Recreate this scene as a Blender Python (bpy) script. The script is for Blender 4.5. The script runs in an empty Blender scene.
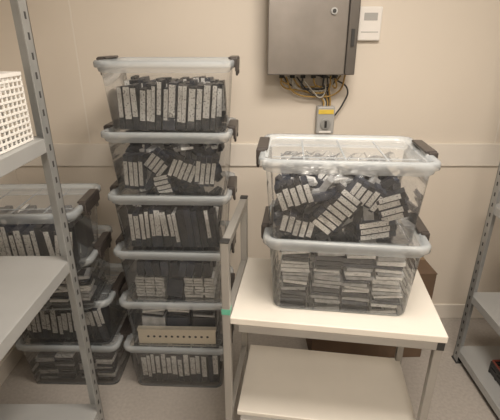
import bpy, bmesh, math, random
from mathutils import Matrix, Vector, Euler
R = math.radians
scene = bpy.context.scene
scene.view_settings.view_transform = 'Standard'

# ------------------------------------------------------------ materials
def nmat(name):
    m = bpy.data.materials.new(name); m.use_nodes = True
    nt = m.node_tree; nt.nodes.clear()
    out = nt.nodes.new('ShaderNodeOutputMaterial')
    return m, nt, out

def mat(name, col, rough=0.5, metal=0.0, var=0.06, scale=6.0, bump=0.0, bscale=60.0, spec=0.5):
    m, nt, out = nmat(name)
    p = nt.nodes.new('ShaderNodeBsdfPrincipled')
    p.inputs['Roughness'].default_value = rough
    p.inputs['Metallic'].default_value = metal
    p.inputs['Specular IOR Level'].default_value = spec
    tc = nt.nodes.new('ShaderNodeTexCoord')
    n = nt.nodes.new('ShaderNodeTexNoise'); n.inputs['Scale'].default_value = scale
    n.inputs['Detail'].default_value = 5
    nt.links.new(tc.outputs['Object'], n.inputs['Vector'])
    r = nt.nodes.new('ShaderNodeValToRGB')
    r.color_ramp.elements[0].position = .3; r.color_ramp.elements[1].position = .7
    r.color_ramp.elements[0].color = (*[c*(1-var) for c in col], 1)
    r.color_ramp.elements[1].color = (*[min(1, c*(1+var)) for c in col], 1)
    nt.links.new(n.outputs['Fac'], r.inputs['Fac'])
    nt.links.new(r.outputs['Color'], p.inputs['Base Color'])
    if bump:
        n2 = nt.nodes.new('ShaderNodeTexNoise'); n2.inputs['Scale'].default_value = bscale
        nt.links.new(tc.outputs['Object'], n2.inputs['Vector'])
        b = nt.nodes.new('ShaderNodeBump'); b.inputs['Strength'].default_value = bump
        b.inputs['Distance'].default_value = .004
        nt.links.new(n2.outputs['Fac'], b.inputs['Height'])
        nt.links.new(b.outputs['Normal'], p.inputs['Normal'])
    nt.links.new(p.outputs['BSDF'], out.inputs['Surface'])
    return m

def clear(name, col, opacity, rough=0.15, bump=0.0, bscale=20, fres=1.0, edge=.25):
    """thin clear plastic: transparent + faint haze (more at grazing angles) + sharp reflection"""
    m, nt, out = nmat(name)
    tr = nt.nodes.new('ShaderNodeBsdfTransparent'); tr.inputs['Color'].default_value = (.975, .98, .985, 1)
    df = nt.nodes.new('ShaderNodeBsdfDiffuse'); df.inputs['Color'].default_value = (*col, 1)
    gl = nt.nodes.new('ShaderNodeBsdfGlossy'); gl.inputs['Roughness'].default_value = rough
    lw = nt.nodes.new('ShaderNodeLayerWeight'); lw.inputs['Blend'].default_value = .22
    pw = nt.nodes.new('ShaderNodeMath'); pw.operation = 'POWER'; pw.inputs[1].default_value = 3
    nt.links.new(lw.outputs['Facing'], pw.inputs[0])
    ma = nt.nodes.new('ShaderNodeMath'); ma.operation = 'MULTIPLY_ADD'; ma.use_clamp = True
    ma.inputs[1].default_value = edge; ma.inputs[2].default_value = opacity
    nt.links.new(pw.outputs[0], ma.inputs[0])
    m1 = nt.nodes.new('ShaderNodeMixShader'); nt.links.new(ma.outputs[0], m1.inputs['Fac'])
    nt.links.new(tr.outputs[0], m1.inputs[1]); nt.links.new(df.outputs[0], m1.inputs[2])
    fm = nt.nodes.new('ShaderNodeMath'); fm.operation = 'MULTIPLY'; fm.use_clamp = True; fm.inputs[1].default_value = fres
    nt.links.new(lw.outputs['Fresnel'], fm.inputs[0])
    m2 = nt.nodes.new('ShaderNodeMixShader'); nt.links.new(fm.outputs[0], m2.inputs['Fac'])
    nt.links.new(m1.outputs[0], m2.inputs[1]); nt.links.new(gl.outputs[0], m2.inputs[2])
    if bump:
        tc = nt.nodes.new('ShaderNodeTexCoord')
        n2 = nt.nodes.new('ShaderNodeTexNoise'); n2.inputs['Scale'].default_value = bscale
        nt.links.new(tc.outputs['Object'], n2.inputs['Vector'])
        b = nt.nodes.new('ShaderNodeBump'); b.inputs['Strength'].default_value = bump
        b.inputs['Distance'].default_value = .01
        nt.links.new(n2.outputs['Fac'], b.inputs['Height'])
        for q in (gl, lw): nt.links.new(b.outputs['Normal'], q.inputs['Normal'])
    nt.links.new(m2.outputs[0], out.inputs['Surface'])
    return m

def label_mat(name, base=(.90, .90, .88)):
    m, nt, out = nmat(name)
    p = nt.nodes.new('ShaderNodeBsdfPrincipled'); p.inputs['Roughness'].default_value = .5
    uv = nt.nodes.new('ShaderNodeUVMap')
    mp = nt.nodes.new('ShaderNodeMapping'); mp.inputs['Scale'].default_value = (2.4, 10, 1)
    nt.links.new(uv.outputs[0], mp.inputs['Vector'])
    n = nt.nodes.new('ShaderNodeTexNoise'); n.inputs['Scale'].default_value = 1.6; n.inputs['Detail'].default_value = 3
    nt.links.new(mp.outputs[0], n.inputs['Vector'])
    r = nt.nodes.new('ShaderNodeValToRGB')
    r.color_ramp.elements[0].position = .34; r.color_ramp.elements[0].color = (.22, .22, .24, 1)
    r.color_ramp.elements[1].position = .45; r.color_ramp.elements[1].color = (*base, 1)
    nt.links.new(n.outputs['Fac'], r.inputs['Fac'])
    nt.links.new(r.outputs['Color'], p.inputs['Base Color'])
    nt.links.new(p.outputs[0], out.inputs['Surface'])
    return m

M_wall = mat('wall_paint', (.71, .65, .57), .55, var=.025, scale=1.5, bump=.05, bscale=200)
M_trim = mat('trim_white', (.76, .715, .65), .45, var=.03)
M_floor = mat('floor_vinyl', (.40, .37, .34), .4, var=.10, scale=70)
M_ceil = mat('ceiling_paint', (.80, .79, .77), .7)
M_steel = mat('galvanised_steel', (.37, .38, .38), .42, .5, var=.10, scale=12)
M_shelf = mat('shelf_grey_paint', (.41, .42, .42), .4, .25, var=.05)
M_slot = mat('slot_dark', (.05, .05, .05), .8)
M_frame = mat('trolley_grey', (.35, .34, .32), .4, .35, var=.06)
M_top = mat('trolley_laminate', (.73, .70, .64), .35, var=.03)
M_cap = mat('black_cap', (.03, .03, .03), .5)
M_green = mat('green_tape', (.12, .42, .30), .5)
M_cab = mat('brushed_cabinet', (.23, .215, .20), .38, .7, var=.10, scale=8)
M_cabd = mat('cabinet_dark', (.13, .12, .11), .45, .6)
M_white = mat('white_plastic', (.80, .78, .75), .4, var=.02)
M_grey = mat('grey_plastic', (.40, .40, .39), .4)
M_yellow = mat('yellow_sticker', (.75, .55, .08), .5)
M_cab1 = mat('cable_ochre', (.42, .27, .08), .5)
M_cab2 = mat('cable_dark', (.05, .05, .05), .5)
M_cab3 = mat('cable_grey', (.45, .43, .38), .5)
M_card = mat('cardboard', (.13, .085, .055), .8, var=.12, scale=10)
M_cream = mat('cream_rack', (.80, .73, .60), .5, var=.04)
M_dark = mat('pack_black', (.016, .018, .025), .35, var=.3, scale=30)
M_navy = mat('pack_navy', (.03, .038, .06), .35, var=.3, scale=30)
M_pale = mat('pack_pale', (.50, .51, .52), .5, var=.25, scale=40)
M_label = label_mat('pack_label')
M_clip = mat('clip_dark', (.05, .043, .04), .35, var=.1)
M_red = mat('red_edge', (.22, .05, .035), .5)
M_body = clear('box_clear_plastic', (.80, .83, .85), .04, .08, fres=.8, edge=.45)
M_rim = clear('rim_clear_plastic', (.72, .78, .82), .36, .15, fres=.8, edge=.4)
M_lid = clear('lid_clear_plastic', (.76, .81, .84), .12, .14, fres=.7, edge=.25)
M_bag = clear('poly_bag', (.84, .86, .88), .03, .12, bump=1.0, bscale=50, fres=2.2, edge=.5)
M_wire = mat('white_wire', (.80, .79, .76), .4, var=.02)
PACKM = [M_dark, M_navy, M_pale, M_label]

# ------------------------------------------------------------ mesh helpers
class MB:
    def __init__(s): s.bm = bmesh.new(); s.uv = s.bm.loops.layers.uv.new('UVMap')
    def box(s, c, size, rot=None, mi=0):
        hx, hy, hz = [v/2 for v in size]; c = Vector(c)
        co = [Vector((x, y, z)) for x in (-hx, hx) for y in (-hy, hy) for z in (-hz, hz)]
        if rot: co = [rot @ v for v in co]
        v = [s.bm.verts.new(c+p) for p in co]
        ox, oy = random.random()*40, random.random()*40
        for idx in ((0,1,3,2),(4,6,7,5),(0,4,5,1),(2,3,7,6),(0,2,6,4),(1,5,7,3)):
            f = s.bm.faces.new([v[i] for i in idx]); f.material_index = mi
            for l, q in zip(f.loops, ((0,0),(1,0),(1,1),(0,1))): l[s.uv].uv = (q[0]+ox, q[1]+oy)
    def loft(s, rings, mi=0, cap0=False, cap1=False, mis=None):
        vr = [[s.bm.verts.new(p) for p in r] for r in rings]
        n = len(vr[0])
        for k, (a, b) in enumerate(zip(vr, vr[1:])):
            for i in range(n):
                f = s.bm.faces.new((a[i], a[(i+1) % n], b[(i+1) % n], b[i])); f.material_index = mis[k] if mis else mi
                f.smooth = True
        if cap0: s.bm.faces.new(vr[0][::-1]).material_index = mi
        if cap1: s.bm.faces.new(vr[-1]).material_index = mi
    def cyl(s, p0, p1, r, mi=0, n=12):
        p0 = Vector(p0); p1 = Vector(p1); d = (p1-p0).normalized()
        a = d.orthogonal().normalized(); b = d.cross(a)
        rr = [[p + (a*math.cos(t)+b*math.sin(t))*r for t in [2*math.pi*i/n for i in range(n)]] for p in (p0, p1)]
        s.loft(rr, mi, True, True)
    def obj(s, name, mats, parent=None, bevel=0, smooth=False):
        me = bpy.data.meshes.new(name)
        bmesh.ops.recalc_face_normals(s.bm, faces=s.bm.faces[:])
        s.bm.to_mesh(me); s.bm.free()
        for m in mats: me.materials.append(m)
        o = bpy.data.objects.new(name, me); scene.collection.objects.link(o)
        if parent: o.parent = parent
        if bevel:
            md = o.modifiers.new('bevel', 'BEVEL'); md.width = bevel; md.segments = 2; md.limit_method = 'ANGLE'
        return o

def empty(name, loc=(0, 0, 0), rz=0):
    e = bpy.data.objects.new(name, None); scene.collection.objects.link(e)
    e.location = loc; e.rotation_euler = (0, 0, R(rz)); e.empty_display_size = .1
    return e

def rrect(hx, hy, r, z, n=5):
    pts = []
    for cx, cy, a0 in ((hx-r, hy-r, 0), (-hx+r, hy-r, 90), (-hx+r, -hy+r, 180), (hx-r, -hy+r, 270)):
        for i in range(n+1):
            a = R(a0+90*i/n); pts.append(Vector((cx+r*math.cos(a), cy+r*math.sin(a), z)))
    return pts

def tube(name, pts, r, m, parent=None):
    cu = bpy.data.curves.new(name, 'CURVE'); cu.dimensions = '3D'; cu.bevel_depth = r; cu.bevel_resolution = 3
    sp = cu.splines.new('BEZIER'); sp.bezier_points.add(len(pts)-1)
    for b, p in zip(sp.bezier_points, pts):
        b.co = p; b.handle_left_type = b.handle_right_type = 'AUTO'
    cu.materials.append(m)
    o = bpy.data.objects.new(name, cu); scene.collection.objects.link(o)
    if parent: o.parent = parent
    return o

def slab(name, lo, hi, m, parent=None, bevel=0):
    mb = MB(); mb.box([(a+b)/2 for a, b in zip(lo, hi)], [b-a for a, b in zip(lo, hi)])
    return mb.obj(name, [m], parent, bevel)

# ------------------------------------------------------------ room
XL, XR, YF, YB, ZC = -1.25, 1.62, -1.6, 2.10, 2.5
slab('floor', (XL-.1, YF-.1, -.1), (XR+.1, YB+.1, 0), M_floor)
slab('ceiling', (XL-.1, YF-.1, ZC), (XR+.1, YB+.1, ZC+.1), M_ceil)
slab('wall_back', (XL-.1, YB, 0), (XR+.1, YB+.1, ZC), M_wall)
slab('wall_left', (XL-.1, YF, 0), (XL, YB, ZC), M_wall)
slab('wall_right', (XR, YF, 0), (XR+.1, YB, ZC), M_wall)
slab('wall_front', (XL-.1, YF-.1, 0), (XR+.1, YF, ZC), M_wall)
slab('trim_1', (XL+.012, YB-.012, .975), (XR, YB, 1.095), M_trim, bevel=.003)
slab('trim_2', (XL, YF, .975), (XL+.012, YB, 1.095), M_trim, bevel=.003)
slab('baseboard_back', (XL+.012, YB-.012, 0), (XR, YB, .10), M_trim, bevel=.003)
slab('baseboard_left', (XL, YF, 0), (XL+.012, YB, .10), M_trim, bevel=.003)
for i, x in enumerate((-.83, 1.27)):
    slab('trim_%d' % (3+i), (x-.003, YB-.0015, 1.095), (x+.003, YB, ZC), M_trim)

# ------------------------------------------------------------ storage boxes
def pack(mb, c, w, d, h, rot, mi=0, label=True, lab=(.15, 1.0)):
    """standing pack: w(x) d(y) h(z); white printed label wrapped round it"""
    c = Vector(c)
    mb.box(c, (w, d, h), rot, mi)
    if label:
        z0, z1 = -h/2+h*lab[0], -h/2+h*lab[1]
        off = Vector((0, 0, (z0+z1)/2))
        mb.box(c + (rot @ off if rot else off), (w*.84, d+.003, (z1-z0)+.001), rot, 3)

def rot(rx=0, ry=0, rz=0): return Euler((R(rx), R(ry), R(rz))).to_matrix()

def fill_upright(mb, h=.175, tilt=8, darkright=False):
    for row, y in enumerate((-.085, .015, .105)):
        x = -.188
        lean = random.uniform(-2, 2)
        while x < .180:
            w = random.choice((.018, .023, .028))
            hh = h*random.uniform(.86, 1.04)
            if random.random() < .22: lean = random.uniform(-tilt, tilt)
            dr = darkright and x > .02
            lb = random.random() < (.6 if dr else .94)
            lo = random.uniform(.14, .34) if not dr else random.uniform(.25, .55)
            pack(mb, (x+w/2, y-.006*random.random(), .012+hh/2), w, .085, hh, rot(random.uniform(-2, 2), lean, random.uniform(-4, 4)),
                 random.choice((0, 0, 1)), lb, (lo, random.uniform(.88, 1)))
            x += w+random.uniform(.001, .005)

def cluster(mb, c, n, r, w=.017, d=.085, h=.105, mi=None, lab=(.2, .8)):
    """a bundle of n parallel packs"""
    c = Vector(c)
    for i in range(n):
        off = Vector(((i-(n-1)/2)*(w+.002), random.uniform(-.003, .003), random.uniform(-.005, .005)))
        pack(mb, c + r @ off, w, d, h, r, random.choice((0, 1)) if mi is None else mi, True, lab)

def clampz(mb, lo=.008, hi=.215):
    for v in mb.bm.verts:
        v.co.z = min(max(v.co.z, lo), hi)
        v.co.x = min(max(v.co.x, -.205), .205); v.co.y = min(max(v.co.y, -.152), .152)

def fill_jumble(mb, plan):
    for i in range(85):
        z = random.uniform(.03, .155)
        mb.box((random.uniform(-.165, .165), random.uniform(-.10, .11), z),
               (random.uniform(.018, .03), random.uniform(.05, .08), random.uniform(.07, .12)),
               rot(random.uniform(-25, 25), random.uniform(-80, 80), random.uniform(-25, 25)), random.choice((0, 0, 1, 1, 2)))
    for (x, y, z, n, ang, hh) in plan:
        cluster(mb, (x, y, z), n, rot(random.uniform(-12, 12), ang, random.uniform(-6, 6)), .0185, .04, hh, lab=(.10, .82))
    for i in range(24):
        mb.box((random.uniform(-.16, .16), random.uniform(-.10, .12), random.uniform(.15, .19)), (.07, .05, .010),
               rot(random.uniform(-20, 20), random.uniform(-20, 20), random.uniform(-80, 80)), random.choice((0, 1, 3, 2)))
    clampz(mb)

PLAN_A = [(-.02, -.124, .095, 7, -52, .085), (.065, -.116, .150, 5, 28, .070), (-.145, -.12, .145, 5, -20, .08),
          (.145, -.122, .115, 4, 68, .085), (.10, -.122, .040, 3, 82, .12), (-.13, -.120, .045, 5, 12, .07),
          (-.02, 0, .16, 5, 40, .08), (.1, .05, .16, 5, -30, .08), (-.12, .06, .16, 5, 20, .08)]
PLAN_B = [(-.145, -.122, .095, 4, 4, .14), (-.05, -.120, .130, 4, 40, .09), (.05, -.118, .105, 5, 24, .095),
          (.14, -.122, .10, 4, 8, .12), (-.03, -.12, .045, 4, 75, .08), (.0, .02, .15, 5, -30, .09)]

def fill_flat(mb, top=.19, dark=.32):
    for y in (-.085, .015, .105):
        for x in (-.145, -.045, .055, .150):
            z = .010; dx = random.uniform(-.006, .006)
            while z < top:
                t = random.choice((.009, .012, .016))
                k = random.random()
                mb.box((x+dx+random.uniform(-.006, .006), y, z+t/2), (random.uniform(.078, .092), .085, t*.85), rot(0, random.uniform(-4, 4), random.uniform(-6, 6)),
                       (0 if random.random() < .6 else 1) if k < dark else (3 if k < .78 else 2))
                z += t+.002
            mb.box((x, y+.004, (top+.01)/2), (.074, .07, top-.012), None, 0)

def fill_darktop(mb):
    for y in (-.09, .01, .105):
        for x in (-.16, -.115, -.07, .06, .105, .15):
            for j in range(7):
                mb.box((x+random.uniform(-.003, .003), y, .016+j*.0145), (.040, .085, .011), rot(0, random.uniform(-5, 5), 0), 3)
        mb.box((-.005, y, .055), (.07, .08, .09), rot(0, 8, 0), 1)
        for x in (-.15, -.115, -.08, -.045, .0, .035, .07, .105, .145):
            mb.box((x, y, .148), (.032, .08, .07), rot(random.uniform(-6, 6), random.uniform(-18, 18), 0), random.choice((0, 0, 1)))

def fill_rack(mb, parent):
    r = MB()
    r.box((-.005, -.135, .042), (.365, .02, .075), None, 0)
    r.box((-.005, -.130, .082), (.372, .03, .010), None, 0)
    for i in range(11):
        x = -.14+i*.028
        r.cyl((x, -.143, .046), (x, -.1462, .046), .0065, 1)
    r.obj('cream_rack', [M_cream, M_slot], parent, .002)
    for y in (-.06, .04, .12):
        for x in (-.12, 0, .12):
            mb.box((x, y, .07), (.11, .08, .11), rot(0, random.uniform(-3, 3), 0), random.choice((0, 1, 2)))
            for j in range(4):
                mb.box((x, y, .133+j*.013), (.10, .07, .010), rot(0, random.uniform(-6, 6), random.uniform(-8, 8)), random.choice((2, 3, 0)))

def crumple(parent, name, x0, x1, z0, z1, y, amp=.007, tiltlow=.018):
    mb = MB(); nx, nz = 24, 12
    g = []
    for j in range(nz+1):
        row = []
        for i in range(nx+1):
            t = j/nz
            row.append(mb.bm.verts.new((x0+(x1-x0)*i/nx+random.uniform(-.005, .005),
                                        y+tiltlow*(1-t)+random.uniform(-amp, amp)*.8,
                                        z0+(z1-z0)*t+random.uniform(-.004, .004))))
        g.append(row)
    for j in range(nz):
        for i in range(nx):
            if (i+j) % 2:
                mb.bm.faces.new((g[j][i], g[j][i+1], g[j+1][i+1])); mb.bm.faces.new((g[j][i], g[j+1][i+1], g[j+1][i]))
            else:
                mb.bm.faces.new((g[j][i], g[j][i+1], g[j+1][i])); mb.bm.faces.new((g[j][i+1], g[j+1][i+1], g[j+1][i]))
    return mb.obj(name, [M_bag], parent)

def crumple_top(parent, name, z, amp=.014, hx=.19, hy=.14):
    mb = MB(); n, k = 22, 16; g = []
    for j in range(k+1):
        g.append([mb.bm.verts.new((-hx+2*hx*i/n, -hy+2*hy*j/k, z+random.uniform(-amp, amp))) for i in range(n+1)])
    for j in range(k):
        for i in range(n):
            mb.bm.faces.new((g[j][i], g[j][i+1], g[j+1][i+1])); mb.bm.faces.new((g[j][i], g[j+1][i+1], g[j+1][i]))
    return mb.obj(name, [M_bag], parent)

def storage_box(loc, rz, style, seed):
    random.seed(seed)
    e = empty('plastic_storage_box', loc, rz)
    e.scale = (1, .88, 1)
    b = MB()
    b.loft([rrect(.200, .150, .03, .004), rrect(.210, .160, .035, 0), rrect(.214, .164, .035, .008),
            rrect(.229, .179, .035, .222), rrect(.238, .188, .04, .227), rrect(.241, .191, .04, .241)], 0, True, False,
           mis=[1, 1, 0, 1, 1])
    b.obj('body', [M_body, M_rim], e)
    l = MB()
    l.loft([rrect(.246, .196, .042, .240), rrect(.250, .200, .045, .242), rrect(.250, .200, .045, .258), rrect(.246, .196, .042, .264),
            rrect(.232, .182, .035, .264), rrect(.224, .174, .03, .250)], 1, False, False)
    l.loft([rrect(.224, .174, .03, .250), rrect(.15, .10, .02, .250)], 0, False, True)
    l.obj('lid', [M_lid, M_rim], e)
    rb = MB()
    for x in (-.12, 0, .12): rb.box((x, 0, .2480), (.005, .33, .003))
    for y in (-.09, .09): rb.box((0, y, .2480), (.42, .005, .003))
    rb.obj('lid_ribs', [M_rim], e)
    for i, s in enumerate((-1, 1)):
        c = MB()
        c.box((s*.256, 0, .243), (.009, .19, .042))
        c.box((s*.243, 0, .2695), (.034, .17, .008))
        for q in (-1, 1):
            c.box((s*.248, q*.088, .254), (.026, .014, .034))
            c.box((s*.257, q*.055, .216), (.009, .02, .02))
        c.obj('clip_%d' % (i+1), [M_clip], e, .004)
    mb = MB()
    if style == 'upright': fill_upright(mb)
    elif style == 'upright_dark': fill_upright(mb, .17, 9, True)
    elif style == 'jumble_a': fill_jumble(mb, PLAN_A)
    elif style == 'jumble_b': fill_jumble(mb, PLAN_B)
    elif style == 'flat': fill_flat(mb)
    elif style == 'flatlow': fill_flat(mb, .15, .5)
    elif style == 'darktop': fill_darktop(mb)
    elif style == 'rack': fill_rack(mb, e)
    mb.obj('contents', PACKM, e)
    if style != 'rack':
        crumple(e, 'bag_front', -.195, .195, .015, .205, -.162)
    if style in ('jumble_a', 'jumble_b', 'upright_dark', 'flat'):
        crumple_top(e, 'bag_top', .212)
    return e

# front column
styles = ['upright', 'rack', 'darktop', 'upright_dark', 'jumble_b', 'upright']
for k, st in enumerate(styles):
    storage_box((-.345+.008*k, 1.685, .252*k), -2+(.6 if k % 2 else -.4), st, 10+k)
# left column
for k, (x, y, st) in enumerate(((-.866, 1.70, 'flatlow'), (-.872, 1.70, 'upright_dark'), (-.90, 1.62, 'flatlow'), (-.88, 1.50, 'upright'))):
    storage_box((x, y, .252*k), -1 if k < 2 else 2, st, 40+k)

# ------------------------------------------------------------ trolley
tr = empty('two_tier_trolley', (-.064, 1.079, 0), -8)
TW, TD = .665, .40
slab('top_board', (.0, .0, .745), (TW, TD, .770), M_top, tr, .003)
slab('lower_board', (.012, .03, .315), (TW-.012, TD-.01, .335), M_top, tr, .003)
fr = MB()
t = .026
def post(x, y, z0, z1): fr.box((x, y, (z0+z1)/2), (t, t, z1-z0))
post(-t/2, t/2, .02, 1.035); post(-t/2, TD-t/2, .02, 1.035)
post(TW-t/2-.004, t/2+.008, .02, .745); post(TW-t/2-.004, TD-t/2, .02, .745)
fr.box((-t/2, TD/2, 1.022), (t, TD-2*t, t))
fr.box((-t/2, TD/2, .757), (t-.002, TD-2*t, t))
fr.box((-t/2, TD/2, .325), (t-.002, TD-2*t, t))
fr.box((TW/2, .012, .730), (TW-2*t, .022, .030)); fr.box((TW/2, TD-.014, .730), (TW-2*t, .022, .030))
fr.box((TW-.017, TD/2, .730), (.022, TD-2*t, .030))
fr.box((TW/2, .018, .308), (TW-2*t, .022, .026)); fr.box((TW/2, TD-.014, .302), (TW-2*t, .022, .026))
fr.obj('frame', [M_frame], tr, .003)
cp = MB()
for x, y in ((-t/2, t/2), (-t/2, TD-t/2)):
    cp.box((x, y, 1.037), (t+.002, t+.002, .006))
for x, y in ((-t/2, t/2), (-t/2, TD-t/2), (TW-t/2-.004, t/2+.008), (TW-t/2-.004, TD-t/2)):
    cp.cyl((x, y, 0), (x, y, .022), .014)
for x, y in ((TW-t/2-.004, t/2+.008), (TW-t/2-.004, TD-t/2)):
    cp.box((x, y, .726), (t+.004, t+.004, .030))
cp.obj('caps_and_feet', [M_cap], tr, .002)
gt = MB(); gt.box((-t/2, t/2, .790), (t+.002, t+.002, .020)); gt.obj('green_tape', [M_green], tr)
storage_box((.305, 1.248, .771), -7, 'flat', 71)
storage_box((.285, 1.244, 1.023), -5, 'jumble_a', 77)

# ------------------------------------------------------------ cardboard box behind trolley
cb = empty('cardboard_box', (.62, 1.90, 0), 2)
c = MB(); c.box((0, 0, .26), (.60, .32, .52)); c.obj('carton', [M_card], cb, .004)
c = MB()
c.box((0, -.082, .523), (.60, .160, .005)); c.box((0, .082, .523), (.60, .160, .005)); c.obj('flaps', [M_card], cb)
c = MB(); c.box((0, 0, .5265), (.60, .05, .001)); c.box((0, -.1612, .45), (.05, .001, .14)); c.obj('tape', [mat('tan_tape', (.24, .16, .09), .3)], cb)

# ------------------------------------------------------------ metal shelving
def shelf_unit(loc, W, D, H, levels, slots=True):
    e = empty('metal_shelving_unit', loc)
    p = MB(); s = MB(); a = .042; th = .003
    for cx, sx in ((0, 1), (W, -1)):
        for cy, sy in ((0, 1), (D, -1)):
            p.box((cx+sx*a/2, cy+sy*th/2, H/2), (a, th, H))
            p.box((cx+sx*th/2, cy+sy*a/2, H/2), (th, a, H))
            z = .05
            while z < H-.04:
                p.box((cx, cy+sy*a*.5, z), (th*.4, .009, .018), None, 1)
                p.box((cx+sx*a*.5, cy, z), (.009, th*.4, .018), None, 1)
                z += .05
            p.box((cx+sx*a/2, cy+sy*a/2, .004), (a+.01, a+.01, .008), None, 1)
    p.obj('posts', [M_steel, M_slot], e)
    for z in levels:
        s.box((W/2, D/2, z-.002), (W-2*th-.004, D-2*th-.004, .004))
        for y in (th+.002, D-th-.002): s.box((W/2, y, z-.020), (W-2*th-.006, .004, .040))
        for x in (th+.002, W-th-.002): s.box((x, D/2, z-.020), (.004, D-2*th-.006, .040))
        for q in (.3, .7): s.box((W*q, D/2, z-.012), (.02, D-.03, .018))
    s.obj('shelves', [M_shelf], e, .0015)
    return e
shelf_unit((-1.06, -.25, 0), .475, 1.45, 2.2, (.27, .93, 1.33, 2.0))
shelf_unit((1.10, .45, 0), .46, 1.30, 2.2, (.08, .42, .90, 1.34, 2.0))

# white wire basket on left shelf
wb = empty('wire_basket', (-.80, .93, 1.331))
w = MB(); bx, by, bh = .19, .21, .18
for i in range(21):
    y = -by+2*by*i/20
    for x in (-bx, bx): w.box((x, y, bh/2), (.003, .005, bh))
for i in range(17):
    x = -bx+2*bx*i/16
    for y in (-by, by): w.box((x, y, bh/2), (.005, .003, bh))
    w.box((x, 0, .002), (.003, 2*by, .003))
for j in range(12):
    z = .004+(bh-.006)*j/11; hh = .005 if j < 11 else .009
    for x in (-bx, bx): w.box((x, 0, z), (hh, 2*by, hh))
    for y in (-by, by): w.box((0, y, z), (2*bx, hh, hh))
w.obj('wire_mesh', [M_wire], wb)
w = MB(); random.seed(3)
for i in range(5): w.box((-.12+i*.06, 0, .075), (.045, .30, .13), rot(0, random.uniform(-5, 5), 0), 2)
w.obj('wrapped_packs', PACKM, wb)

# low dark crate on the right shelf's lowest level
cr = empty('slatted_crate', (1.31, 1.38, .081))
c = MB(); cx, cy, ch = .13, .18, .075
c.box((0, 0, .003), (2*cx, 2*cy, .006))
for z, h, mi in ((.018, .026, 0), (.046, .014, 0), (ch-.012, .010, 0), (ch-.004, .006, 1)):
    for x in (-cx, cx): c.box((x, 0, z), (.007, 2*cy, h), None, mi)
    for y in (-cy, cy): c.box((0, y, z), (2*cx, .007, h), None, mi)
for i in range(8):
    y = -cy+2*cy*i/7
    for x in (-cx, cx): c.box((x, y, ch/2-.005), (.008, .012, ch-.01))
for i in range(6):
    x = -cx+2*cx*i/5
    for y in (-cy, cy): c.box((x, y, ch/2-.005), (.012, .008, ch-.01))
c.obj('crate_shell', [M_cap, M_red], cr)

# ------------------------------------------------------------ electrical cabinet
ec = empty('electrical_cabinet', (0, 0, 0))
slab('housing', (.085, 1.955, 1.45), (.465, YB, 1.98), M_cabd, ec, .004)
slab('door', (.078, 1.935, 1.445), (.422, 1.957, 1.985), M_cab, ec, .004)
slab('hinge_strip', (.426, 1.940, 1.445), (.470, 1.957, 1.985), M_cabd, ec, .004)
l = MB()
l.cyl((.358, 1.936, 1.705), (.358, 1.926, 1.705), .014, 0, 20); l.cyl((.358, 1.927, 1.705), (.358, 1.923, 1.705), .008, 1, 16)
l.box((.448, 1.938, 1.60), (.014, .010, .07), None, 1); l.box((.448, 1.938, 1.85), (.014, .010, .07), None, 1)
for i in range(6):
    x = .15+i*.05
    l.cyl((x, 2.03, 1.45), (x, 2.03, 1.425), .012, 1)
l.obj('lock_and_glands', [M_steel, M_cap], ec)
cols = [M_cab1, M_cab3, M_cab2, M_cab1, M_cab2, M_cab1]
for i in range(6):
    x = .15+i*.05
    tube('cable_%d' % (i+1), [(x, 2.03, 1.43), (x+.01*(i % 2), 2.035, 1.395-.008*(i % 3)), (x*.5+.19, 2.06, 1.36+.006*i), (.36+.007*i, 2.072, 1.315), (.365+.006*i, 2.072, 1.28)], .0042, cols[i], ec)
tube('cable_7', [(.17, 2.03, 1.43), (.21, 2.05, 1.36), (.31, 2.06, 1.335), (.43, 2.06, 1.36), (.45, 2.03, 1.44)], .004, M_cab1, ec)
tube('cable_8', [(.30, 2.04, 1.44), (.42, 2.05, 1.41), (.47, 2.05, 1.37), (.455, 2.06, 1.30), (.42, 2.07, 1.24)], .004, M_cab2, ec)
for j in range(6):
    z = 1.405-.010*j
    tube('cable_%d' % (9+j), [(.14+.02*j, 2.03, 1.43), (.16+.03*j, 2.045, z), (.28+.012*j, 2.05, z-.022), (.40-.008*j, 2.05, z-.004), (.43-.016*j, 2.035, 1.435)], .0036, (M_cab1, M_cab2, M_cab3)[j % 3], ec)

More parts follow.
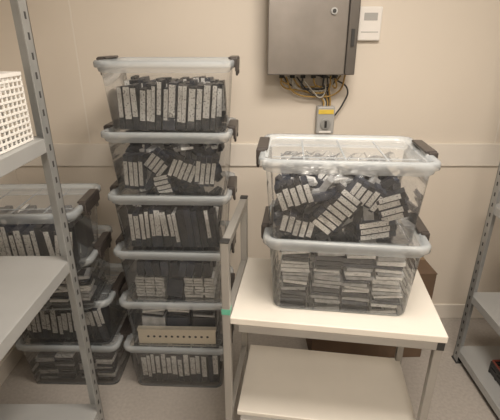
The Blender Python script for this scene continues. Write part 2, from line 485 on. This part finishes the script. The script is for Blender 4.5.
sk = empty('wall_junction_box', (.375, 2.10, 1.222))
s = MB(); s.box((0, -.025, 0), (.088, .05, .135)); s.obj('shell', [M_grey], sk, .006)
s = MB()
s.box((0, -.051, .042), (.075, .004, .022), None, 1); s.cyl((0, -.05, -.018), (0, -.058, -.018), .026, 0, 24)
s.box((0, -.0585, -.018), (.012, .004, .034), None, 2); s.box((.0, -.0515, -.058), (.06, .004, .010), None, 3)
s.obj('cover_details', [M_steel, M_yellow, M_cap, M_white], sk, .0015)

th = empty('wall_thermostat', (.555, 2.10, 1.66))
s = MB(); s.box((0, -.012, 0), (.105, .024, .145)); s.obj('cover', [M_white], th, .006)
s = MB(); s.box((0, -.0245, .030), (.062, .002, .032), None, 0); s.box((0, -.0245, -.035), (.08, .002, .004), None, 0)
s.obj('display', [M_grey], th, .0005)

# ------------------------------------------------------------ light
LC = (1, .89, .77)
m, nt, out = nmat('lamp_diffuser')
em = nt.nodes.new('ShaderNodeEmission'); em.inputs['Color'].default_value = (*LC, 1); em.inputs['Strength'].default_value = 4
nt.links.new(em.outputs[0], out.inputs['Surface'])
for x, y, pw in ((.35, .75, 30), (.2, -.75, 32)):  # second fixture is added behind the camera, unseen, to flatten the lighting
    lf = empty('ceiling_light_fixture', (x, y, ZC))
    s = MB(); s.box((0, 0, -.02), (.62, .62, .04)); s.obj('housing', [M_white], lf, .004)
    s = MB(); s.box((0, 0, -.042), (.56, .56, .004)); s.obj('diffuser', [m], lf)
    la = bpy.data.lights.new('lamp', 'AREA'); la.shape = 'SQUARE'; la.size = .55; la.energy = pw; la.color = LC
    lo = bpy.data.objects.new('lamp', la); scene.collection.objects.link(lo); lo.parent = lf; lo.location = (0, 0, -.05)

w = bpy.data.worlds.new('world'); scene.world = w; w.use_nodes = True
w.node_tree.nodes['Background'].inputs[0].default_value = (.9, .85, .8, 1)
w.node_tree.nodes['Background'].inputs[1].default_value = .2

cam = bpy.data.cameras.new('camera'); co = bpy.data.objects.new('camera', cam); scene.collection.objects.link(co)
cam.sensor_width = 36; cam.lens = 410*36/500; cam.clip_start = .02
co.location = (0, 0, 1.59); co.rotation_euler = (R(90-22.5), 0, 0)
scene.camera = co
